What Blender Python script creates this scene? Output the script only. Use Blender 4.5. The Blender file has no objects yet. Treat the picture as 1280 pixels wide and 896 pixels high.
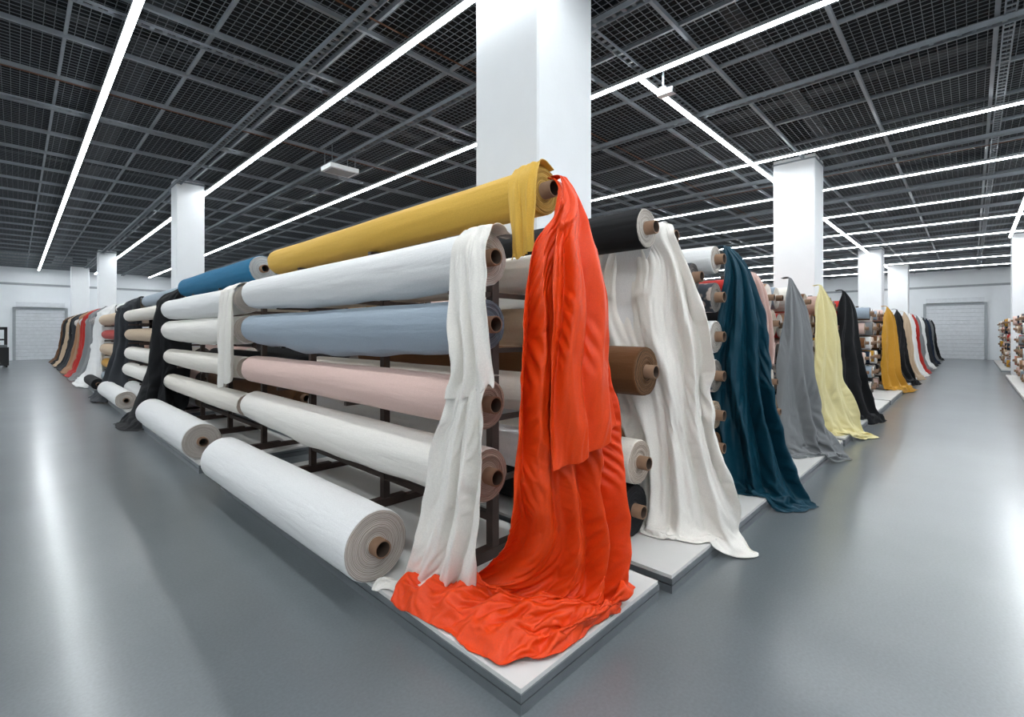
import bpy, math, random
import numpy as np
from mathutils import Vector, noise
random.seed(7)
S=bpy.context.scene
try:
    S.view_settings.view_transform='Standard'
    S.view_settings.look='None'
    S.view_settings.exposure=.55
except Exception: pass

def lin(h):
    h=h.lstrip('#'); o=[]
    for i in (0,2,4):
        c=int(h[i:i+2],16)/255
        o.append(c/12.92 if c<=.04045 else ((c+.055)/1.055)**2.4)
    return tuple(o)+(1,)
def newmat(n):
    m=bpy.data.materials.new(n); m.use_nodes=True
    nt=m.node_tree; b=nt.nodes['Principled BSDF']
    return m,nt,b
def N(nt,t,**k):
    n=nt.nodes.new(t)
    for a,v in k.items():
        if a in n.inputs: n.inputs[a].default_value=v
        else: setattr(n,a,v)
    return n
def simple(n,hexc,rough=.6,metal=0,var=.06,scale=8,bump=0,bscale=60):
    m,nt,b=newmat(n); c=lin(hexc)
    tc=N(nt,'ShaderNodeTexCoord'); nz=N(nt,'ShaderNodeTexNoise'); nz.inputs['Scale'].default_value=scale
    nz.inputs['Detail'].default_value=4
    nt.links.new(tc.outputs['Object'],nz.inputs['Vector'])
    r=N(nt,'ShaderNodeValToRGB')
    r.color_ramp.elements[0].position=.3; r.color_ramp.elements[1].position=.7
    r.color_ramp.elements[0].color=tuple(x*(1-var) for x in c[:3])+(1,)
    r.color_ramp.elements[1].color=tuple(min(1,x*(1+var)) for x in c[:3])+(1,)
    nt.links.new(nz.outputs['Fac'],r.inputs['Fac']); nt.links.new(r.outputs['Color'],b.inputs['Base Color'])
    b.inputs['Roughness'].default_value=rough; b.inputs['Metallic'].default_value=metal
    if bump:
        n2=N(nt,'ShaderNodeTexNoise'); n2.inputs['Scale'].default_value=bscale
        nt.links.new(tc.outputs['Object'],n2.inputs['Vector'])
        bp=N(nt,'ShaderNodeBump'); bp.inputs['Strength'].default_value=bump; bp.inputs['Distance'].default_value=.01
        nt.links.new(n2.outputs['Fac'],bp.inputs['Height']); nt.links.new(bp.outputs['Normal'],b.inputs['Normal'])
    return m
def cloth(n,hexc,rough=.85,sheen=.25,bump=.5,pattern=None,drape=False):
    m,nt,b=newmat(n); c=lin(hexc)
    tc=N(nt,'ShaderNodeTexCoord')
    nz=N(nt,'ShaderNodeTexNoise'); nz.inputs['Scale'].default_value=160; nz.inputs['Detail'].default_value=2
    nt.links.new(tc.outputs['Object'],nz.inputs['Vector'])
    r=N(nt,'ShaderNodeValToRGB'); r.color_ramp.elements[0].position=.3; r.color_ramp.elements[1].position=.7
    r.color_ramp.elements[0].color=tuple(x*.93 for x in c[:3])+(1,)
    r.color_ramp.elements[1].color=tuple(min(1,x*1.05) for x in c[:3])+(1,)
    nt.links.new(nz.outputs['Fac'],r.inputs['Fac'])
    col=r.outputs['Color']
    if pattern:
        v=N(nt,'ShaderNodeTexVoronoi'); v.inputs['Scale'].default_value=14
        nt.links.new(tc.outputs['Object'],v.inputs['Vector'])
        r2=N(nt,'ShaderNodeValToRGB'); r2.color_ramp.elements[0].position=.35; r2.color_ramp.elements[1].position=.5
        r2.color_ramp.elements[0].color=lin(pattern); r2.color_ramp.elements[1].color=c
        nt.links.new(v.outputs['Distance'],r2.inputs['Fac']); col=r2.outputs['Color']
    nt.links.new(col,b.inputs['Base Color'])
    b.inputs['Roughness'].default_value=rough
    b.inputs['Sheen Weight'].default_value=sheen; b.inputs['Sheen Roughness'].default_value=.4
    b.inputs['Specular IOR Level'].default_value=.3
    mp=N(nt,'ShaderNodeMapping'); mp.inputs['Scale'].default_value=(9,9,2.5) if drape else (11,1.4,11)
    nt.links.new(tc.outputs['Object'],mp.inputs['Vector'])
    n2=N(nt,'ShaderNodeTexNoise'); n2.inputs['Scale'].default_value=1.6; n2.inputs['Detail'].default_value=5
    n2.inputs['Distortion'].default_value=.4
    nt.links.new(mp.outputs['Vector'],n2.inputs['Vector'])
    bp=N(nt,'ShaderNodeBump'); bp.inputs['Strength'].default_value=bump; bp.inputs['Distance'].default_value=.016
    nt.links.new(n2.outputs['Fac'],bp.inputs['Height'])
    n3=N(nt,'ShaderNodeTexNoise'); n3.inputs['Scale'].default_value=220; nt.links.new(tc.outputs['Object'],n3.inputs['Vector'])
    b2=N(nt,'ShaderNodeBump'); b2.inputs['Strength'].default_value=.15; b2.inputs['Distance'].default_value=.003
    nt.links.new(n3.outputs['Fac'],b2.inputs['Height']); nt.links.new(bp.outputs['Normal'],b2.inputs['Normal'])
    nt.links.new(b2.outputs['Normal'],b.inputs['Normal'])
    return m
def endmat(n,hexc,hex2='9a8f84'):
    m,nt,b=newmat(n)
    tc=N(nt,'ShaderNodeTexCoord'); sp=N(nt,'ShaderNodeSeparateXYZ')
    nt.links.new(tc.outputs['Object'],sp.inputs[0])
    cb=N(nt,'ShaderNodeCombineXYZ'); nt.links.new(sp.outputs['X'],cb.inputs[0]); nt.links.new(sp.outputs['Z'],cb.inputs[1])
    ln=N(nt,'ShaderNodeVectorMath',operation='LENGTH'); nt.links.new(cb.outputs[0],ln.inputs[0])
    mu=N(nt,'ShaderNodeMath',operation='MULTIPLY'); mu.inputs[1].default_value=900
    nt.links.new(ln.outputs['Value'],mu.inputs[0])
    nz=N(nt,'ShaderNodeTexNoise'); nz.inputs['Scale'].default_value=16; nt.links.new(tc.outputs['Object'],nz.inputs['Vector'])
    m3=N(nt,'ShaderNodeMath',operation='MULTIPLY_ADD'); m3.inputs[1].default_value=14
    nt.links.new(nz.outputs['Fac'],m3.inputs[0]); nt.links.new(mu.outputs[0],m3.inputs[2])
    sn=N(nt,'ShaderNodeMath',operation='SINE'); nt.links.new(m3.outputs[0],sn.inputs[0])
    nz2=N(nt,'ShaderNodeTexNoise',noise_dimensions='1D'); nz2.inputs['Scale'].default_value=230; nt.links.new(ln.outputs['Value'],nz2.inputs['W'])
    ad=N(nt,'ShaderNodeMath',operation='MULTIPLY_ADD'); ad.inputs[1].default_value=.16
    nt.links.new(sn.outputs[0],ad.inputs[0]); nt.links.new(nz2.outputs['Fac'],ad.inputs[2])
    r=N(nt,'ShaderNodeValToRGB'); r.color_ramp.elements[0].position=.2; r.color_ramp.elements[1].position=.75
    r.color_ramp.elements[0].color=lin(hex2); r.color_ramp.elements[1].color=lin(hexc)
    nt.links.new(ad.outputs[0],r.inputs['Fac']); nt.links.new(r.outputs['Color'],b.inputs['Base Color'])
    bp=N(nt,'ShaderNodeBump'); bp.inputs['Strength'].default_value=.6; bp.inputs['Distance'].default_value=.003
    nt.links.new(ad.outputs[0],bp.inputs['Height']); nt.links.new(bp.outputs['Normal'],b.inputs['Normal'])
    b.inputs['Roughness'].default_value=.9
    return m

COL=dict(white='e5e5e4',cream='e0dad0',ivory='e7e3dc',grey='95a2ae',pink='d6b8ae',yellow='d6ab49',orange='e2411f',
 teal='0b4052',blue='1a6a8f',brown='644022',black='121316',charcoal='303338',gray='7c7e80',lemon='e1d6a2',
 mustard='c4902e',red='b0271f',beige='c2ab90',tan='a0795a',navy='1d2a3f',rose='d0b2a8',olive='6b6a48')
CM={k:cloth('cloth_'+k,v,sheen=.02 if k in('black','navy','charcoal','blue') else .1) for k,v in COL.items()}
DM={k:cloth('drape_'+k,v,sheen=.0 if k in('black','navy','charcoal') else .08,drape=True,bump=.22,rough=.75) for k,v in COL.items()}
DM['orange']=cloth('drape_orange','e0430f',rough=.45,sheen=0,bump=.2,drape=True)
DM['teal']=cloth('drape_teal','083a4b',rough=.48,sheen=0,bump=.2,drape=True)
CM['floral']=cloth('cloth_floral','3b3f47',pattern='b9a79c')
CM['floral2']=cloth('cloth_floral_light','c9c2b8',pattern='59606b')
EM={}
ENDC=dict(white=('cfc8c0','857b71'),cream=('cdbfb1','85766a'),ivory=('c9bfb4','80746a'),grey=('717d89','454f5a'),pink=('baa697','7b6b5f'),
 yellow=('c9a04c','8d6b2c'),blue=('c9c9c6','6f7c84'),brown=('7a5636','3c2817'),black=('1d1e22','0b0b0d'))
def em(k):
    if k not in EM:
        a,b=ENDC.get(k,(COL.get(k,'8a8580'),'6b625a')); EM[k]=endmat('rollend_'+k,a,b)
    return EM[k]
M_core=simple('cardboard_core','84664f',.8,0,.1,20)
M_corein=simple('cardboard_core_inside','3c2e25',.9)
M_steel=simple('rack_dark_steel','453833',.5,.3,.15,12)
M_slab=simple('platform_white_board','d4d3d0',.5,0,.03,3)
M_alu=simple('platform_aluminium','7f8488',.4,.6,.08,6)
M_aludk=simple('platform_recess','3d4144',.6,.2)
M_wall=simple('white_plaster','e8ecef',.8,0,.02,2)
M_col=simple('column_white_paint','e4e7e9',.75,0,.015,3,.05,30)
M_dark=simple('dark_slab','121518',.95,0,.3,.6)
M_wire=simple('ceiling_wire','73797f',.6,.2)
M_strut=simple('galvanised_strut','8a9197',.55,.3,.1,5)
M_hous=simple('led_housing','9a9ea0',.5,.3)
M_door=simple('roller_door_paint','d8dce0',.5)
M_frame=simple('door_frame_grey','9da3a7',.5)
M_black=simple('black_plastic','17181a',.5)
M_white=simple('white_plastic','e4e6e7',.4)
M_copper=simple('copper_conduit','6a4634',.6,.2)
mE,nt,b=newmat('led_diffuser'); b.inputs['Base Color'].default_value=(1,1,1,1)
b.inputs['Emission Color'].default_value=(.925,.97,1,1); b.inputs['Emission Strength'].default_value=33
M_led=mE
M_floor,nt,b=newmat('polished_concrete')
tc=N(nt,'ShaderNodeTexCoord')
n1=N(nt,'ShaderNodeTexNoise'); n1.inputs['Scale'].default_value=.7; n1.inputs['Detail'].default_value=6; n1.inputs['Roughness'].default_value=.55
nt.links.new(tc.outputs['Object'],n1.inputs['Vector'])
r=N(nt,'ShaderNodeValToRGB'); r.color_ramp.elements[0].position=.25; r.color_ramp.elements[1].position=.8
r.color_ramp.elements[0].color=lin('5e6467'); r.color_ramp.elements[1].color=lin('70767a')
nt.links.new(n1.outputs['Fac'],r.inputs['Fac'])
nf=N(nt,'ShaderNodeTexNoise'); nf.inputs['Scale'].default_value=70; nf.inputs['Detail'].default_value=4
nt.links.new(tc.outputs['Object'],nf.inputs['Vector'])
mx=N(nt,'ShaderNodeMix',data_type='RGBA',blend_type='OVERLAY'); mx.inputs['Factor'].default_value=.22
nt.links.new(r.outputs['Color'],mx.inputs[6]); nt.links.new(nf.outputs['Fac'],mx.inputs[7])
nt.links.new(mx.outputs[2],b.inputs['Base Color'])
b.inputs['Roughness'].default_value=.3
b.inputs['Coat Weight'].default_value=.4; b.inputs['Coat Roughness'].default_value=.18

def mkobj(name,verts,faces,mats,mi=None,smooth=True,loc=(0,0,0),parent=None):
    me=bpy.data.meshes.new(name); me.from_pydata(verts,[],faces); 
    for m in mats: me.materials.append(m)
    if mi: me.polygons.foreach_set('material_index',mi)
    me.polygons.foreach_set('use_smooth',[smooth]*len(faces) if isinstance(smooth,bool) else smooth)
    me.update()
    o=bpy.data.objects.new(name,me); o.location=loc
    S.collection.objects.link(o)
    if parent: o.parent=parent
    return o
class Geo:
    def __init__(s): s.v=[];s.f=[];s.m=[];s.s=[]
    def box(s,x0,x1,y0,y1,z0,z1,m=0):
        b=len(s.v)
        s.v+=[(x0,y0,z0),(x1,y0,z0),(x1,y1,z0),(x0,y1,z0),(x0,y0,z1),(x1,y0,z1),(x1,y1,z1),(x0,y1,z1)]
        for q in ((3,2,1,0),(4,5,6,7),(0,1,5,4),(1,2,6,5),(2,3,7,6),(3,0,4,7)):
            s.f.append(tuple(b+i for i in q)); s.m.append(m); s.s.append(False)
    def roll(s,x,y,z,L,R,mc,me_,mk,mi_,rc=.038,seg=20,nb=4,sag=0,seed=0,dx=0,dz=0,rings=3,lump=.03,prot=.07):
        rnd=random.Random(seed); P=[]
        P.append((.06,rc-.009,mi_)); P.append((-prot,rc-.009,mk)); P.append((-prot,rc,mk)); P.append((0,rc,me_))
        for i in range(1,rings+1):
            P.append((rnd.uniform(-.008,.008),rc+(R*.975-rc)*i/(rings+.0),me_))
        P[-1]=(0,R*.97,mc)
        for i in range(nb+1):
            t=i/nb; P.append((.012+(L-.024)*t,R,mc))
        P.append((L,R*.97,me_)); P.append((L,rc,mk)); P.append((L+.05,rc,mk)); P.append((L+.05,rc-.009,mi_)); P.append((L-.06,rc-.009,mi_))
        b=len(s.v)
        for (py,r,_) in P:
            t=max(0,min(1,py/L)); body=r>rc+.01
            for k in range(seg):
                a=2*math.pi*k/seg; rr=r
                if body and lump:
                    rr*=1+lump*noise.noise(Vector((math.cos(a)*1.3+seed*3.1,math.sin(a)*1.3,py*1.6)))+lump*.7*noise.noise(Vector((math.cos(a)*5+seed,math.sin(a)*5,py*.9)))
                X=math.cos(a)*rr; Z=math.sin(a)*rr
                if body and sag and Z<0:
                    Z-=sag*math.sin(math.pi*t)**.7*(-Z/R)**1.2*(1+.5*noise.noise(Vector((py*2,seed,0))))
                s.v.append((x+X+dx*t,y+py,z+Z+dz*t))
        for i in range(len(P)-1):
            for k in range(seg):
                k2=(k+1)%seg
                s.f.append((b+i*seg+k,b+i*seg+k2,b+(i+1)*seg+k2,b+(i+1)*seg+k)); s.m.append(P[i][2]); s.s.append(True)
    def obj(s,name,mats,parent=None,loc=(0,0,0)):
        return mkobj(name,s.v,s.f,mats,s.m,s.s,loc,parent)

_seed=[0]; CYL=[]
def near_roll(x,y0,y1,z,R,col,dx=0,dz=0,sag=.0,rc=.046,endc=None,lump=.035,name='fabric_roll'):
    _seed[0]+=1
    CYL.append((x,z,R,y0,y1)); CYL.append((x,z,rc,y0-.07,y1))
    g=Geo(); g.roll(0,0,0,y1-y0,R,0,1,2,3,rc=rc,seg=56,nb=46,sag=sag,seed=_seed[0],dx=dx,dz=dz,rings=12,lump=lump)
    return g.obj(name,[CM[col],em(endc or col),M_core,M_corein],loc=(x,y0,z))

# ---------- room shell ----------
XA,XB,YA,YB,H=-7,36.5,-7,36.5,5.0
def boxobj(name,x0,x1,y0,y1,z0,z1,mat):
    g=Geo(); g.box(x0,x1,y0,y1,z0,z1); return g.obj(name,[mat])
boxobj('floor',XA,XB,YA,YB,-.1,0,M_floor)
boxobj('ceiling',XA,XB,YA,YB,5.75,5.9,M_dark)
boxobj('wall_north',XA,XB,YB,YB+.2,0,5.9,M_wall)
boxobj('wall_south',XA,XB,YA-.2,YA,0,5.9,M_wall)
boxobj('wall_east',XB,XB+.2,YA-.2,YB+.2,0,5.9,M_wall)
boxobj('wall_west',XA-.2,XA,YA-.2,YB+.2,0,5.9,M_wall)
def rdoor(name,axis,c,w,h,base):
    g=Geo(); n=14
    def bx(a0,a1,d0,d1,z0,z1,m):
        if axis=='x': g.box(base-d1,base-d0,a0,a1,z0,z1,m)
        else: g.box(a0,a1,base-d1,base-d0,z0,z1,m)
    for i in range(n):
        z0=h*i/n; bx(c-w/2,c+w/2,0.005,.05,z0+.012,h*(i+1)/n-.012,0); bx(c-w/2,c+w/2,.005,.03,z0,z0+.012,1)
    bx(c-w/2-.12,c-w/2,.005,.1,0,h+.12,1); bx(c+w/2,c+w/2+.12,.005,.1,0,h+.12,1); bx(c-w/2,c+w/2,.005,.1,h,h+.12,1)
    bx(c-w/2,c+w/2,.005,.22,h+.14,h+.4,0)
    g.obj(name,[M_door,M_frame])
rdoor('door_1','y',.95,1.9,2.7,YB)
rdoor('door_2','x',.7,2.4,3.0,XB)
rdoor('door_3','y',-2.5,2.2,2.7,YB)
g=Geo(); g.box(XB-.03,XB,YA,YB,4.0,4.12); g.box(XA,XB,YB-.03,YB,4.0,4.12); g.obj('trim_1',[M_frame])
# ceiling mesh
g=Geo(); sp=.088; w=.0033; x=XA
while x<XB: g.box(x-w,x+w,YA,YB,4.985,4.991); x+=sp
y=YA
while y<YB: g.box(XA,XB,y-w,y+w,4.978,4.984); y+=sp
g.obj('ceiling_wire_mesh',[M_wire])
g=Geo()
y=YA+.3
while y<YB: g.box(XA,XB,y-.02,y+.02,4.92,4.975); y+=1.3
x=XA+.2
while x<XB: g.box(x-.016,x+.016,YA,YB,4.95,5.0); x+=1.2
for x in (2.55,4.4,7.4,-1.6,11.6,14.7,18):
    g.box(x-.055,x-.042,YA,YB,4.84,4.9); g.box(x+.042,x+.055,YA,YB,4.84,4.9)
    y=YA
    while y<YB: g.box(x-.042,x+.042,y,y+.04,4.86,4.875); y+=.12
for y in (-.3,3.1,6.6,10):
    g.box(XA,XB,y-.05,y-.037,4.89,4.92); g.box(XA,XB,y+.037,y+.05,4.89,4.92)
    x=XA
    while x<XB: g.box(x,x+.04,y-.037,y+.037,4.9,4.91); x+=.12
g.obj('ceiling_strut_grid',[M_strut])
g=Geo()
for x in (1.2,4.9,8.7,15): g.box(x-.15,x+.15,YA,YB,5.25,5.5)
for y in (2,7.5,14,21): g.box(XA,XB,y-.1,y+.1,5.15,5.25)
g.obj('ceiling_duct',[simple('duct_dark','2b2f33',.6,.3)])
g=Geo()
for y in (4.7,8.9): g.box(XA,XB,y-.007,y+.007,4.9,4.914)
for x in (12.3,): g.box(x-.007,x+.007,YA,YB,4.9,4.914)
g.obj('ceiling_conduit',[M_copper])
def led(x0,x1,y0,y1):
    g=Geo(); z0,z1=4.78,4.835
    g.box(x0,x1,y0,y1,z0+.012,z1,0)
    if x1-x0<y1-y0: g.box(x0+.006,x1-.006,y0+.01,y1-.01,z0,z0+.011,1)
    else: g.box(x0+.01,x1-.01,y0+.006,y1-.006,z0,z0+.011,1)
    g.obj('led_strip_light',[M_hous,M_led])
for x in (.85,3.13,5.6,10,13,16.2,19.4,22.6,26,29.5,33,-2.2,-5):
    led(x-.04,x+.04,YA+.3,YB-.6)
led(5.66,24.5,3.06,3.14); led(25.5,30.9,3.06,3.14); led(31.9,XB-.6,3.06,3.14)
led(-3,23.9,-1.0,-.92)

def column(x,y,s):
    g=Geo(); b=.015
    v=[]; 
    for z in (0,5.0):
        for (px,py) in ((b,0),(s-b,0),(s,b),(s,s-b),(s-b,s),(b,s),(0,s-b),(0,b)): v.append((px,py,z))
    f=[tuple(range(7,-1,-1)),tuple(range(8,16))]+[(i,(i+1)%8,8+(i+1)%8,8+i) for i in range(8)]
    g.v=v; g.f=f; g.m=[0]*len(f); g.s=[False]*len(f)
    g.box(.08,s-.08,.08,s-.08,5.0,5.75,1)
    g.box(-.015,s+.015,-.015,s+.015,4.9,4.93,2)
    g.obj('column',[M_col,M_dark,M_strut],loc=(x,y,0))
for c in ((3.2,2.76,.83),(10.8,2.2,.74),(24.6,2.65,.8),(31,2.3,.8),(2.52,12.95,.55),(2.44,26.7,.6),(2.0,33.6,.7),(24,-1.75,.74),(10.8,12.95,.74),(10.8,24,.74)):
    column(*c)

PLAT=[]
def platform(x0,x1,y0,y1):
    PLAT.append((x0,x1,y0,y1))
    g=Geo()
    g.box(x0,x1,y0,y1,.082,.104,0)
    g.box(x0-.006,x1+.006,y0-.006,y1+.006,.052,.084,1)
    g.box(x0+.012,x1-.012,y0+.012,y1-.012,.044,.052,2)
    g.box(x0-.004,x1+.004,y0-.004,y1+.004,0,.044,1)
    g.obj('display_platform',[M_slab,M_alu,M_aludk])
def fl(x,y):
    for a,b_,c,d in PLAT:
        if a<=x<=b_ and c<=y<=d: return .108
    return .006
platform(1.37,2.5,1.27,5.2)
platform(2.61,4.6,1.24,5.2)
platform(4.76,7.4,1.2,5.2)
xx=7.55
while xx<34: platform(xx,xx+2.3,1.2,5.2); xx+=2.45
yy=5.9
for i in range(7): platform(1.35,2.5,yy,yy+3.3); yy+=3.95

# ---------- racks ----------
def rack_frame(name,xc,ys,fx,bx,levels,ztop=2.14,parent=None):
    g=Geo(); p=.028; zb=.105
    for y in ys:
        g.box(xc-p,xc+p,y-p,y+p,zb,ztop)
        g.box(min(fx,xc)-.16,max(bx,xc)+.14,y-.03,y+.03,zb,zb+.05)
        g.box(xc-.18,xc+.18,y-.035,y+.035,zb+.05,zb+.07)
        for z in levels:
            if fx<xc: 
                g.box(fx-.03,xc,y-.016,y+.016,z-.03,z)
            if bx>xc: 
                g.box(xc,bx+.05,y-.016,y+.016,z-.03,z); g.box(bx+.05,bx+.07,y-.016,y+.016,z-.03,z+.06)
        g.box(xc-.14,xc+.14,y-.02,y+.02,ztop-.03,ztop)
    for z in (.35,1.0,2.0): g.box(xc-.02,xc+.02,ys[0],ys[-1],z-.025,z+.025)
    return g.obj(name,[M_steel],parent=parent)
LV=(.59,.975,1.40,1.745)
rack_frame('fabric_rack',2.06,(2.15,3.4,4.75),1.75,2.36,LV,ztop=2.13)
near_roll(2.0,1.68,5.45,2.27,.13,'yellow',dz=-.01)
near_roll(1.75,1.87,5.40,1.895,.147,'white',sag=.04)
near_roll(1.75,1.87,5.45,1.54,.137,'grey',sag=.08,endc='grey')
near_roll(1.75,1.87,5.45,1.115,.137,'pink')
near_roll(1.75,1.86,5.45,.735,.143,'ivory',sag=.05,endc='pink')
near_roll(1.40,2.40,5.1,.305,.198,'white',dx=-.03,rc=.05,lump=.015)
near_roll(2.37,1.9,5.3,1.88,.13,'cream')
near_roll(2.37,1.9,5.3,1.53,.13,'beige')
near_roll(2.37,1.9,5.3,1.10,.13,'cream')
near_roll(2.37,1.9,5.3,.72,.13,'white')
rack_frame('fabric_rack',2.06,(6.1,7.4,8.8),1.75,2.36,LV,ztop=2.1)
near_roll(2.0,5.95,9.4,2.235,.155,'blue')
near_roll(1.75,5.65,9.3,1.86,.15,'white',sag=.03)
near_roll(1.75,5.65,9.3,1.53,.15,'ivory',sag=.04)
near_roll(1.75,5.65,9.3,1.11,.12,'cream',sag=.02)
near_roll(1.75,5.65,9.3,.71,.12,'cream',sag=.02)
near_roll(1.42,6.1,8.9,.30,.195,'white',rc=.05,lump=.015)
for z,c in ((1.87,'cream'),(1.5,'beige'),(1.1,'black'),(.72,'brown')): near_roll(2.37,5.7,9.3,z,.13,c)
# Rack 2
rack_frame('fabric_rack',3.5,(2.0,2.6),2.97,4.22,(.46,1.06,1.46),ztop=2.06)
rack_frame('fabric_rack',3.5,(3.95,4.8),2.97,4.22,(.46,1.06,1.46,2.02),ztop=2.06)
near_roll(2.95,1.58,5.2,2.20,.135,'black',endc='white')
near_roll(2.95,1.58,5.2,1.235,.165,'brown')
near_roll(2.93,1.62,5.2,.62,.15,'cream')
near_roll(2.93,1.66,5.2,.285,.175,'black')
near_roll(3.3,1.60,2.7,2.19,.10,'white')
for z,c,R in ((2.13,'white',.12),(1.8,'floral',.13),(1.46,'white',.14),(1.12,'floral2',.14),(.78,'beige',.12),(.5,'brown',.13),(.24,'black',.12)):
    near_roll(4.22,1.6,5.1,z,R,c)
for z,c,R in ((1.95,'charcoal',.12),(1.65,'floral',.12),(1.3,'brown',.12),(.95,'black',.12),(.55,'tan',.13),(.24,'navy',.12)):
    near_roll(3.87,1.65,2.7,z,R,c)

PK=['white','white','cream','ivory','beige','grey','charcoal','black','brown','tan','floral','floral2','rose','gray','red','navy','mustard','pink','olive']
PM=[CM[k] for k in PK]
ENDM=[simple('far_end_%d'%i,h,.9,0,.15,30) for i,h in enumerate(('cfc6bb','9b8c7d','5d5650','b89f86'))]
def far_rack(xs,y0,L,levels,posts,top=True,seed=0,seg=16,pal=None,R0=.12,R1=.165):
    rnd=random.Random(seed)
    e=bpy.data.objects.new('fabric_roll_rack',None); S.collection.objects.link(e)
    g=Geo(); nP=len(PK)
    for xi,x in enumerate(xs):
        for z in levels:
            c=PK.index(rnd.choice(pal)) if pal else rnd.randrange(nP)
            R=rnd.uniform(R0,R1)
            g.roll(x+rnd.uniform(-.03,.03),y0+rnd.uniform(0,.14),z+rnd.uniform(-.02,.02),L-.2,R,c,nP+rnd.randrange(4),nP+4,nP+5,seg=seg,nb=5,seed=rnd.randrange(999),rings=2,rc=.036)
    g.obj('rolls',PM+ENDM+[M_core,M_corein],parent=e)
    g=Geo(); 
    for y in (y0+.5,y0+L*.5,y0+L-.5):
        for x in posts:
            g.box(x-.03,x+.03,y-.03,y+.03,.1,2.15)
        g.box(min(xs)-.1,max(xs)+.1,y-.03,y+.03,.1,.14)
        for z in levels: g.box(min(xs)-.1,max(xs)+.1,y-.02,y+.02,z-.2,z-.17)
    g.obj('frame',[M_steel],parent=e)
LF=(.3,.68,1.06,1.45,1.84)
light=['white','cream','ivory','beige','grey','white','rose']
yy=9.7
for i in range(6):
    far_rack((1.75,2.3),yy,3.6,LF,(2.03,),seed=20+i,pal=light if i<1 else None)
    far_rack((2.03,),yy,3.6,(2.17,),(2.03,),seed=120+i,pal=light)
    yy+=3.95
xc=5.35; i=0
while xc<34.5:
    if abs(xc-11.15)>.9 :
        far_rack((xc-.55,xc-.18,xc+.19,xc+.56),1.58,3.6,(.27,.6,.93,1.26,1.59,1.9),(xc-.36,xc+.38),seed=50+i,seg=18 if xc<12 else 12,R0=.11,R1=.16)
    xc+=1.62; i+=1
for j,xc in enumerate((3.5,5.4,7.3,9.3)):
    for k,y in enumerate((5.8,9.8)):
        far_rack((xc-.4,xc,xc+.4),y,3.5,(.3,.7,1.1,1.5,1.9),(xc-.2,xc+.2),seed=200+j*5+k,seg=12)
xc=13.6;i=0
while xc<34.5:
    if abs(xc-24.3)>1.2:
        far_rack((xc-.55,xc-.18,xc+.19,xc+.56),-4.5,3.6,(.27,.6,.93,1.26,1.59,1.88),(xc-.36,xc+.38),seed=90+i,seg=14,R0=.11,R1=.16)
        PLAT.append((xc-.8,xc+.75,-4.6,-.8))
        g=Geo(); g.box(xc-.8,xc+.75,-4.6,-.8,.05,.104,0); g.box(xc-.79,xc+.74,-4.59,-.81,0,.05,1); g.obj('display_platform',[M_slab,M_alu])
    xc+=1.62;i+=1

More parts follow.
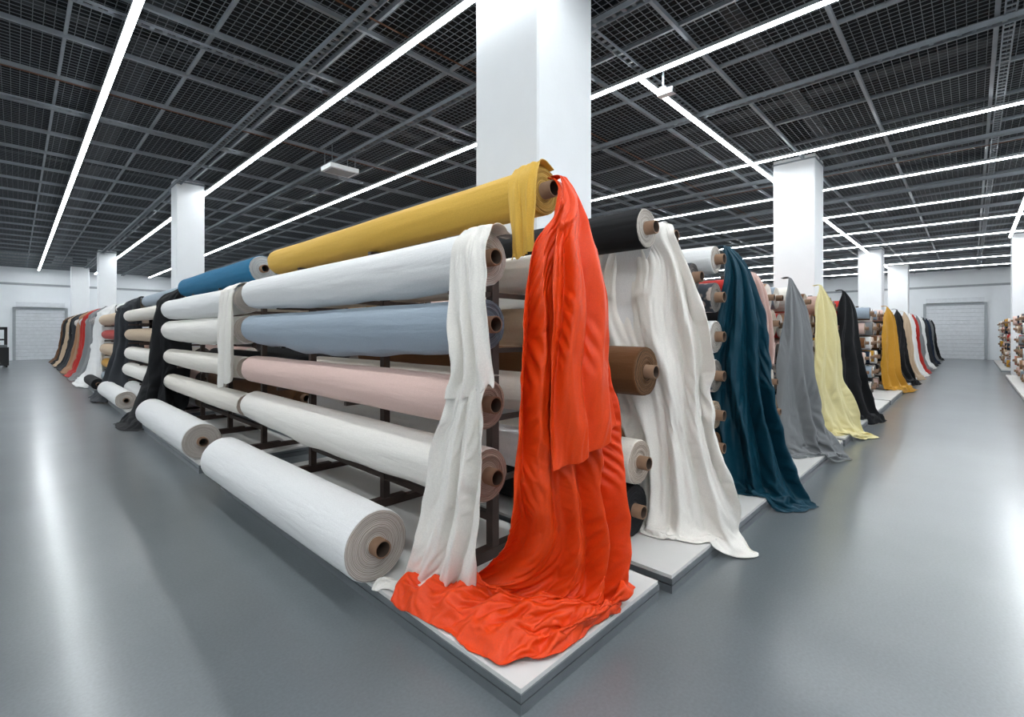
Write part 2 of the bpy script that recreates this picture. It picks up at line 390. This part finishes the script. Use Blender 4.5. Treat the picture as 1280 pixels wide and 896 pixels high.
# ---------- drapes ----------
def cr(p,t):
    n=len(p)-1; t=max(0,min(.99999,t))*n; i=int(t); f=t-i
    a=p[max(i-1,0)]; b=p[i]; c=p[min(i+1,n)]; d=p[min(i+2,n)]
    return tuple(.5*((2*b[k])+(-a[k]+c[k])*f+(2*a[k]-5*b[k]+4*c[k]-d[k])*f*f+(-a[k]+3*b[k]-3*c[k]+d[k])*f**3) for k in range(len(b)))
def flv(P):
    h=np.full(P.shape[0],.010)
    for a,b_,c,d in PLAT[:6]:
        h[(P[:,0]>=a)&(P[:,0]<=b_)&(P[:,1]>=c)&(P[:,1]<=d)]=.112
    return h
def simulate(G,steps,iters,su,sv,svp,pins,pull,grav=5.0,bend=.12):
    """position based cloth relaxation. G:(nv,nu,3)"""
    P=G.copy(); P0=G.copy(); V=np.zeros_like(P); dt=1/120.
    nv,nu,_=P.shape
    W=np.ones((nv,nu,1)); W[:pins]=0
    lo=P[...,2]<.2; 
    def ln(A,B): return np.linalg.norm(A-B,axis=2,keepdims=True)
    rv=ln(G[1:],G[:-1])*sv; rv=np.where(lo[1:,:,None],ln(G[1:],G[:-1])*svp,rv)
    ru=ln(G[:,1:],G[:,:-1])*su
    rd1=np.sqrt(rv[:,:-1]**2+ru[:-1]**2)*.5+ .5*ln(G[1:,1:],G[:-1,:-1])*(su+sv)/2
    rd2=np.sqrt(rv[:,:-1]**2+ru[:-1]**2)*.5+ .5*ln(G[1:,:-1],G[:-1,1:])*(su+sv)/2
    mn=G.reshape(-1,3).min(0)-.1; mxx=G.reshape(-1,3).max(0)+.1
    xs=[c for c in CYL if mn[0]-c[2]<c[0]<mxx[0]+c[2] and c[3]<mxx[1] and c[4]>mn[1] and mn[2]-c[2]<c[1]<mxx[2]+c[2]]
    def solve(a,b,wa,wb,r,k):
        d=b-a; l=np.sqrt((d*d).sum(2,keepdims=True))+1e-9
        s=wa+wb; s=np.where(s==0,1,s)
        c=d*((l-r)/l/s*k)
        a+=c*wa; b-=c*wb
    for st in range(steps):
        V[...,2]-=grav*dt
        X=P.copy(); P+=V*dt*W
        P+= (P0-P)*pull*W
        for it in range(iters):
            for o in (0,1):
                a=P[o:nv-1:2]; b=P[o+1:nv:2]; n=min(a.shape[0],b.shape[0]); solve(a[:n],b[:n],W[o:nv-1:2][:n],W[o+1:nv:2][:n],rv[o::2][:n],1)
                a=P[:,o:nu-1:2]; b=P[:,o+1:nu:2]; n=min(a.shape[1],b.shape[1]); solve(a[:,:n],b[:,:n],W[:,o:nu-1:2][:,:n],W[:,o+1:nu:2][:,:n],ru[:,o::2][:,:n],1)
            for o in (0,1):
                A=slice(o,nv-1,2); B=slice(o+1,nv,2); n=len(range(nv)[B])
                a=P[A][:n]; b=P[B]
                wa=W[A][:n]; wb=W[B]
                solve(a[:,:-1],b[:,1:],wa[:,:-1],wb[:,1:],rd1[o::2][:n],.3)
                solve(a[:,1:],b[:,:-1],wa[:,1:],wb[:,:-1],rd2[o::2][:n],.3)
            C=np.zeros_like(P)
            m=(P[:,2:]+P[:,:-2])*.5-P[:,1:-1]; C[:,1:-1]+=m*bend
            m=(P[2:]+P[:-2])*.5-P[1:-1]; C[1:-1]+=m*bend
            P+=C*W
            F=P.reshape(-1,3)
            for (cx,cz,R,y0,y1) in xs:
                dx=F[:,0]-cx; dz=F[:,2]-cz; rr=np.sqrt(dx*dx+dz*dz); R2=R+.008
                ins=(rr<R2)&(F[:,1]>y0-.008)&(F[:,1]<y1)
                if ins.any():
                    dep=R2-rr; dy=F[:,1]-(y0-.008)
                    end=ins&(dy<dep); rad=ins&~end
                    F[end,1]=y0-.008
                    k=R2/np.maximum(rr[rad],1e-4)
                    F[rad,0]=cx+dx[rad]*k; F[rad,2]=cz+dz[rad]*k
            h=flv(F); ins=F[:,2]<h
            F[ins,2]=h[ins]
            XF=X.reshape(-1,3)
            F[ins,0]+=(XF[ins,0]-F[ins,0])*.5; F[ins,1]+=(XF[ins,1]-F[ins,1])*.5
            P=F.reshape(nv,nu,3)
            P[:pins]=P0[:pins]
        V=(P-X)/dt*.985
        sp_=np.linalg.norm(V,axis=2,keepdims=True); V=np.where(sp_>1.5,V/sp_*1.5,V)
    return P
def drape(name,secs,mat,nf=4,nu=80,nv=150,seed=0,crease=.35,clamp=True,ref=(-.6,-.75,.25),sim=None,ampk=1.0,hem=.04):
    ref=Vector(ref).normalized()
    npt=max(len(s[0]) for s in secs)
    cols=[]
    for pts,amp in secs:
        pp=[cr(pts,k/(npt*2-1.0)) if len(pts)>2 else tuple(pts[0][c]*(1-k/(npt*2-1.))+pts[1][c]*(k/(npt*2-1.)) for c in range(3)) for k in range(npt*2)]
        cols.append((pp,amp))
    d=[0]
    for i in range(1,len(cols)):
        a=Vector(cols[i-1][0][npt]); b=Vector(cols[i][0][npt]); d.append(d[-1]+max(.02,(b-a).length))
    T=d[-1]
    def rowat(v):
        s=v*T; i=0
        while i<len(d)-2 and d[i+1]<s: i+=1
        f=(s-d[i])/(d[i+1]-d[i]); t=(i+f)/(len(d)-1)
        pts=[cr([c[0][k] for c in cols],t) for k in range(npt*2)]
        amp=cr([(c[1],) for c in cols],t)[0]
        return pts,amp
    grid=[];amps=[]
    for j in range(nv+1):
        pts,amp=rowat(j/nv); amps.append(amp)
        grid.append([Vector(cr(pts,i/nu)) for i in range(nu+1)])
    out=[]
    for j in range(nv+1):
        v=j/nv; s=v*T
        for i in range(nu+1):
            u=i/nu
            du=grid[j][min(i+1,nu)]-grid[j][max(i-1,0)]; dv=grid[min(j+1,nv)][i]-grid[max(j-1,0)][i]
            n=du.cross(dv)
            n=n.normalized() if n.length>1e-9 else ref.copy()
            if n.dot(ref)<0: n=-n
            w=noise.noise(Vector((u*1.7+seed*7.3,s*.9,seed)))*1.1
            w2=noise.noise(Vector((u*2.5+seed*3.3,s*2.2,seed+9)))
            drift=.5*noise.noise(Vector((s*1.1,seed*1.7,4)))
            ph=2*math.pi*(nf*(u+.16*w)+drift)+seed+w2*1.2
            am=.65+.9*max(0,.5+noise.noise(Vector((u*2.2,s*1.2,seed+2.5))))
            f=am*(.8*math.sin(ph+.5*math.sin(ph)))+.22*math.sin(2.15*ph+1.3+s*2.2+seed)
            cr_=noise.noise(Vector((u*4+s*2.2+seed,s*3.2-u*3,seed*2)))
            f+=crease*(1-2.4*abs(cr_))*.8
            flat=max(0,n.z)
            if flat>.5:
                q=noise.noise(Vector((grid[j][i].x*6+seed,grid[j][i].y*6,3)))
                q2=noise.noise(Vector((grid[j][i].x*13+seed,grid[j][i].y*13,5)))
                f=f*.5+(1-2.5*abs(q))*1.3+.5*(1-2*abs(q2))
            p=grid[j][i]+n*amps[j]*ampk*(f+flat*.8)
            if v>.9: 
                k=(v-.9)/.1
                o=dv.normalized()*hem*k*(noise.noise(Vector((u*5,seed,1)))+.5*noise.noise(Vector((u*13,seed,2))))
                p=p+o
            if clamp:
                m=fl(p.x,p.y)+.004
                if p.z<m: p.z=m+.006*(noise.noise(p*12)+1)
            out.append(tuple(p))
    if sim:
        G=np.array(out).reshape(nv+1,nu+1,3)
        P=simulate(G,**sim)
        out=[tuple(q) for q in P.reshape(-1,3).tolist()]
    F=[]
    for j in range(nv):
        for i in range(nu):
            a=j*(nu+1)+i; F.append((a,a+1,a+nu+2,a+nu+1))
    o=mkobj(name,out,F,[mat])
    if sim:
        md=o.modifiers.new('sub','SUBSURF'); md.levels=1; md.render_levels=1
    md=o.modifiers.new('thick','SOLIDIFY'); md.thickness=.004; md.offset=0
    return o
def SP(steps=70,iters=5,su=1.07,sv=1.02,svp=1.14,pins=3,pull=.008,bend=.05,**k): return dict(steps=steps,iters=iters,su=su,sv=sv,svp=svp,pins=pins,pull=pull,bend=bend,**k)
drape('draped_orange_fabric',[
 ([(2.0,1.66,2.33),(2.06,1.66,2.32)],.004),
 ([(1.975,1.57,2.30),(2.055,1.56,2.30)],.008),
 ([(1.86,1.50,2.11),(1.95,1.47,2.13),(2.06,1.50,2.147)],.018),
 ([(1.72,1.50,1.94),(1.85,1.44,1.96),(2.0,1.43,1.98),(2.12,1.50,1.996)],.034),
 ([(1.658,1.50,1.74),(1.8,1.43,1.75),(2.0,1.41,1.77),(2.16,1.48,1.78)],.048),
 ([(1.624,1.50,1.555),(1.8,1.42,1.56),(2.0,1.40,1.56),(2.20,1.47,1.565)],.056),
 ([(1.60,1.50,1.186),(1.79,1.41,1.17),(2.0,1.38,1.15),(2.20,1.45,1.13)],.062),
 ([(1.59,1.52,.814),(1.79,1.42,.77),(2.02,1.37,.73),(2.24,1.41,.69)],.066),
 ([(1.67,1.62,.56),(1.82,1.45,.52),(2.03,1.36,.49),(2.26,1.39,.46)],.066),
 ([(1.72,1.78,.35),(1.80,1.55,.30),(2.0,1.37,.28),(2.24,1.36,.28)],.062),
 ([(1.69,1.98,.17),(1.72,1.66,.19),(1.92,1.38,.18),(2.21,1.34,.15)],.056),
 ([(1.55,2.14,.14),(1.60,1.72,.15),(1.76,1.38,.14),(2.17,1.31,.13)],.05),
 ([(1.42,2.19,.12),(1.47,1.74,.125),(1.59,1.38,.12),(2.12,1.29,.12)],.042),
 ([(1.345,2.15,.112),(1.39,1.74,.112),(1.48,1.34,.112),(2.09,1.275,.112)],.018),
],DM['orange'],nf=3.6,nu=120,nv=240,seed=3,sim=SP(steps=70,iters=5,su=1.05,svp=1.22,bend=.035,pull=.014))
drape('draped_orange_fabric',[
 ([(2.0,1.64,2.335),(2.05,1.64,2.325)],.003),
 ([(1.985,1.555,2.305),(2.04,1.548,2.305)],.006),
 ([(1.90,1.475,2.12),(1.97,1.445,2.14),(2.03,1.46,2.15)],.012),
 ([(1.78,1.43,1.94),(1.88,1.38,1.95),(2.04,1.39,1.97)],.022),
 ([(1.72,1.40,1.7),(1.86,1.32,1.7),(2.08,1.35,1.72)],.03),
 ([(1.69,1.38,1.35),(1.84,1.30,1.35),(2.11,1.33,1.32)],.036),
 ([(1.68,1.37,1.05),(1.84,1.29,1.06),(2.12,1.31,1.10)],.04),
 ([(1.69,1.37,.88),(1.84,1.29,.93),(2.12,1.30,1.03)],.036),
],DM['orange'],nf=2.3,nu=60,nv=140,seed=8,clamp=False,hem=.015,sim=SP(steps=45,pins=8,su=1.05,bend=.05,pull=.02))
drape('draped_yellow_fabric',[
 ([(2.06,1.66,2.39),(2.06,1.86,2.39)],.003),
 ([(1.95,1.65,2.412),(1.95,1.84,2.405)],.006),
 ([(1.865,1.63,2.32),(1.86,1.81,2.32)],.01),
 ([(1.85,1.62,2.18),(1.845,1.79,2.18)],.016),
 ([(1.85,1.615,2.06),(1.845,1.77,2.04)],.016),
 ([(1.855,1.61,1.96),(1.845,1.78,1.93)],.014),
],DM['yellow'],nf=2.2,nu=40,nv=60,seed=2,clamp=False,sim=SP(steps=40,pins=14))
drape('draped_white_fabric',[
 ([(1.86,1.80,2.03),(1.84,2.0,2.03)],.003),
 ([(1.74,1.78,2.06),(1.73,1.99,2.06)],.006),
 ([(1.63,1.76,1.97),(1.62,1.98,1.97)],.01),
 ([(1.60,1.735,1.85),(1.585,1.97,1.85)],.02),
 ([(1.60,1.73,1.6),(1.58,1.94,1.6)],.028),
 ([(1.60,1.70,1.4),(1.58,1.91,1.38)],.03),
 ([(1.60,1.69,1.27),(1.57,1.96,1.19)],.024),
],DM['ivory'],nf=2.4,nu=44,nv=120,seed=11,clamp=False,sim=SP(steps=50,pins=20))
drape('draped_cream_fabric',[
 ([(1.72,1.74,1.27),(1.70,1.95,1.27)],.003),
 ([(1.61,1.72,1.26),(1.59,1.95,1.25)],.008),
 ([(1.59,1.72,1.1),(1.565,2.0,1.08)],.026),
 ([(1.59,1.73,.93),(1.55,2.07,.91)],.036),
 ([(1.585,1.73,.57),(1.53,2.14,.52)],.044),
 ([(1.575,1.76,.38),(1.50,2.18,.32)],.044),
 ([(1.60,1.83,.19),(1.48,2.25,.17)],.038),
 ([(1.57,1.95,.13),(1.43,2.39,.14)],.03),
 ([(1.53,1.98,.115),(1.385,2.38,.115)],.014),
],DM['ivory'],nf=3,nu=64,nv=130,seed=14,sim=SP(steps=60,pins=6))
drape('draped_white_fabric',[
 ([(3.27,2.1,2.29),(3.36,1.62,2.30)],.003),
 ([(3.22,2.06,2.27),(3.30,1.54,2.24)],.008),
 ([(3.17,2.14,2.05),(3.2,1.64,2.03),(3.31,1.48,2.02)],.02),
 ([(3.17,2.14,1.87),(3.17,1.66,1.86),(3.32,1.43,1.86)],.038),
 ([(3.17,2.08,1.47),(3.16,1.63,1.47),(3.34,1.37,1.47)],.048),
 ([(3.19,1.90,1.02),(3.16,1.56,1.02),(3.36,1.33,1.02)],.054),
 ([(3.17,1.84,.58),(3.16,1.5,.58),(3.4,1.25,.58)],.056),
 ([(3.12,1.84,.27),(3.15,1.48,.27),(3.44,1.17,.27)],.05),
 ([(3.06,1.86,.13),(3.11,1.46,.14),(3.46,1.12,.09)],.032),
 ([(3.02,1.88,.112),(3.07,1.42,.112),(3.46,1.05,.012)],.016),
],DM['ivory'],nf=3.8,nu=90,nv=170,seed=21,sim=SP(steps=60,pins=6))
drape('draped_white_sheet',[
 ([(3.36,1.62,2.30),(3.36,2.68,2.29)],.002),
 ([(3.27,1.62,2.29),(3.27,2.68,2.27)],.004),
 ([(3.19,1.65,2.15),(3.18,2.68,2.13)],.008),
 ([(3.17,1.8,1.7),(3.17,2.68,1.7)],.012),
 ([(3.17,1.8,1.25),(3.17,2.68,1.25)],.014),
],DM['white'],nf=4,nu=90,nv=70,seed=22,clamp=False)
drape('draped_teal_fabric',[
 ([(4.36,1.66,2.25),(4.44,1.66,2.25)],.003),
 ([(4.37,1.57,2.24),(4.46,1.52,2.24)],.008),
 ([(4.38,1.60,1.97),(4.41,1.44,1.97),(4.5,1.39,1.97)],.028),
 ([(4.37,1.66,1.6),(4.40,1.42,1.6),(4.55,1.31,1.6)],.044),
 ([(4.37,1.71,1.25),(4.41,1.42,1.25),(4.58,1.285,1.25)],.052),
 ([(4.37,1.72,.9),(4.42,1.4,.9),(4.62,1.22,.9)],.056),
 ([(4.37,1.72,.53),(4.43,1.36,.53),(4.68,1.15,.53)],.058),
 ([(4.36,1.70,.2),(4.44,1.30,.2),(4.74,1.07,.18)],.05),
 ([(4.34,1.66,.115),(4.42,1.24,.09),(4.76,1.0,.04)],.03),
 ([(4.32,1.62,.112),(4.42,1.14,.012),(4.76,.96,.012)],.016),
],DM['teal'],nf=3.6,nu=80,nv=150,seed=31,sim=SP(steps=60,pins=6))
def enddrape(name,x,mat,zt=2.1,yb=1.5,w=.36,spill=.45,nf=3,seed=0,short=None,nu=50,nv=80,sim=None):
    a=w
    secs=[([(x-.05,yb+.12,zt+.03),(x+.05,yb+.12,zt+.03)],.003),
     ([(x-.07,yb+.02,zt),(x+.06,yb,zt)],.01),
     ([(x-a*.4,yb+.06,zt-.3),(x-.02,yb-.06,zt-.3),(x+a*.4,yb-.1,zt-.3)],.03),
     ([(x-a*.5,yb+.06,1.2),(x-.02,yb-.08,1.2),(x+a*.5,yb-.15,1.2)],.045)]
    if short: secs.append(([(x-a*.5,yb+.06,short),(x,yb-.08,short-.1),(x+a*.5,yb-.15,short+.1)],.03))
    else: secs+=[([(x-a*.55,yb+.06,.6),(x,yb-.12,.6),(x+a*.6,yb-.22,.6)],.05),
     ([(x-a*.55,yb+.03,.22),(x+.02,yb-.2,.22),(x+a*.8,yb-.32,.2)],.045),
     ([(x-a*.6,yb-.02,.115),(x+.05,yb-.28,.1),(x+a*.95,yb-.42,.05)],.026),
     ([(x-a*.65,yb-.1,.112),(x+.08,yb-.32,.012),(x+a*1.05,yb-spill-.03,.012)],.014)]
    drape(name,secs,mat,nf=nf,nu=nu,nv=nv,seed=seed,sim=sim)
enddrape('draped_pink_fabric',4.90,DM['rose'],zt=2.04,w=.13,short=1.3,seed=41)
enddrape('draped_grey_fabric',6.3,DM['gray'],zt=2.1,w=.5,seed=43,nu=60,nv=110,sim=SP(steps=40,pins=5))
enddrape('draped_yellow_fabric',7.85,DM['lemon'],zt=2.12,w=.6,seed=45,nu=60,nv=110,spill=.5,sim=SP(steps=40,pins=5))
enddrape('draped_black_fabric',9.4,DM['black'],zt=2.15,w=.6,seed=47)
enddrape('draped_mustard_fabric',14.9,DM['mustard'],zt=2.1,w=.9,seed=49,spill=.5)
enddrape('draped_black_fabric',17.0,DM['black'],zt=2.1,w=.8,seed=51)
for k,(x,c) in enumerate(((19,'beige'),(20.6,'white'),(22.0,'red'),(23.6,'gray'),(25.2,'white'),(27,'charcoal'),(29,'navy'),(31,'gray'),(33,'black'))):
    enddrape('draped_fabric',x,DM[c],w=.8,seed=60+k,nu=30,nv=40)
def sidedrape(name,y,mat,w=.5,zt=2.25,seed=0,nu=50,nv=90,nf=3,spread=.25,sim=None):
    secs=[([(2.15,y+.1,zt),(2.15,y+.3,zt)],.003),
     ([(1.95,y-.02,zt+.02),(1.93,y+.25,zt)],.012),
     ([(1.95,y-.1,zt-.35),(1.65,y-.08,zt-.35),(1.6,y+w*.5,zt-.35)],.035),
     ([(2.0,y-.14,1.2),(1.62,y-.12,1.2),(1.55,y+w*.6,1.2)],.045),
     ([(2.0,y-.18,.6),(1.55,y-.16,.6),(1.45,y+w*.8,.6)],.05),
     ([(1.9,y-.25,.22),(1.42,y-.22,.2),(1.33,y+w*.9,.2)],.042),
     ([(1.8,y-.3,.11),(1.3,y-.3,.06),(1.2,y+w,.04)],.024),
     ([(1.75,y-.34,.012),(1.2,y-.35,.012),(1.12,y+w,.012)],.012)]
    drape(name,secs,mat,nf=nf,nu=nu,nv=nv,seed=seed,sim=sim)
sidedrape('draped_black_fabric',9.5,DM['black'],seed=71,zt=2.28,sim=SP(steps=30,pins=6))
sidedrape('draped_charcoal_fabric',13.5,DM['charcoal'],seed=73,w=.7)
sidedrape('draped_white_fabric',17.4,DM['white'],seed=75,w=1.2)
for k,(y,c) in enumerate(((19.5,'gray'),(21.4,'red'),(23.2,'tan'),(25,'charcoal'),(26.6,'black'),(28.4,'beige'),(30,'black'),(31.8,'brown'))):
    sidedrape('draped_fabric',y,DM[c],seed=80+k,nu=30,nv=40,w=.9)
near_roll(1.38,11.0,13.6,.27,.16,'white')
near_roll(1.38,15.2,17.0,.24,.13,'black')
drape('draped_white_fabric',[
 ([(1.85,5.66,2.0),(1.85,5.98,2.0)],.003),([(1.72,5.62,2.03),(1.72,5.98,2.02)],.006),
 ([(1.59,5.60,1.9),(1.58,5.96,1.9)],.014),([(1.57,5.58,1.6),(1.56,5.95,1.6)],.028),
 ([(1.57,5.58,1.2),(1.55,5.98,1.2)],.03),([(1.57,5.6,.98),(1.55,5.98,.88)],.026)],DM['ivory'],nf=2.6,nu=50,nv=80,seed=91,clamp=False)

# ---------- small objects ----------
g=Geo(); g.box(3.95,4.5,8.35,8.75,4.5,4.58,0); g.box(4.0,4.45,8.4,8.7,4.49,4.5,1)
for x,y in ((4.0,8.4),(4.45,8.4),(4.0,8.7),(4.45,8.7)): g.box(x-.005,x+.005,y-.005,y+.005,4.58,4.92,2)
g.obj('ceiling_air_unit',[M_white,M_hous,M_strut])
g=Geo(); g.box(5.73,5.75,2.83,2.85,4.62,4.92,2); g.box(5.70,5.78,2.80,2.88,4.58,4.62,0); g.box(5.69,5.79,2.70,2.90,4.51,4.58,0); g.box(5.70,5.78,2.69,2.70,4.52,4.57,1)
g.obj('security_camera',[M_white,M_black,M_strut])
g=Geo()
for x in (-.75,-.3): g.box(x-.05,x+.05,30.1,30.25,0.02,1.7,0)
g.box(-.8,-.25,30.1,30.25,1.6,1.72,0); g.box(-.85,-.2,29.5,30.1,.08,.85,0); g.box(-.8,-.25,29.55,30.05,.85,.95,1)
g.box(-.56,-.5,29.2,29.55,.5,.56,0); g.box(-.56,-.5,29.15,29.25,.5,1.2,0); g.box(-.72,-.34,29.12,29.22,1.15,1.22,0)
for x in (-.75,-.4): g.box(x,x+.14,30.25,31.4,.05,.11,1)
for x in (-.8,-.3): g.box(x,x+.06,29.6,29.8,0,.14,0)
g.obj('pallet_stacker',[M_black,simple('stacker_grey','6b6f72',.5)])

# ---------- world & camera ----------
W=bpy.data.worlds.new('World'); S.world=W; W.use_nodes=True
W.node_tree.nodes['Background'].inputs[0].default_value=(.8,.88,1,1); W.node_tree.nodes['Background'].inputs[1].default_value=.3
cam=bpy.data.cameras.new('camera'); co=bpy.data.objects.new('camera',cam); S.collection.objects.link(co)
co.location=(0,0,1.5); co.rotation_euler=(math.radians(90),0,math.radians(-46.1))
cam.sensor_width=36; cam.lens=597/1280*36; cam.shift_y=-33/1280; cam.clip_start=.05; cam.clip_end=200
S.camera=co
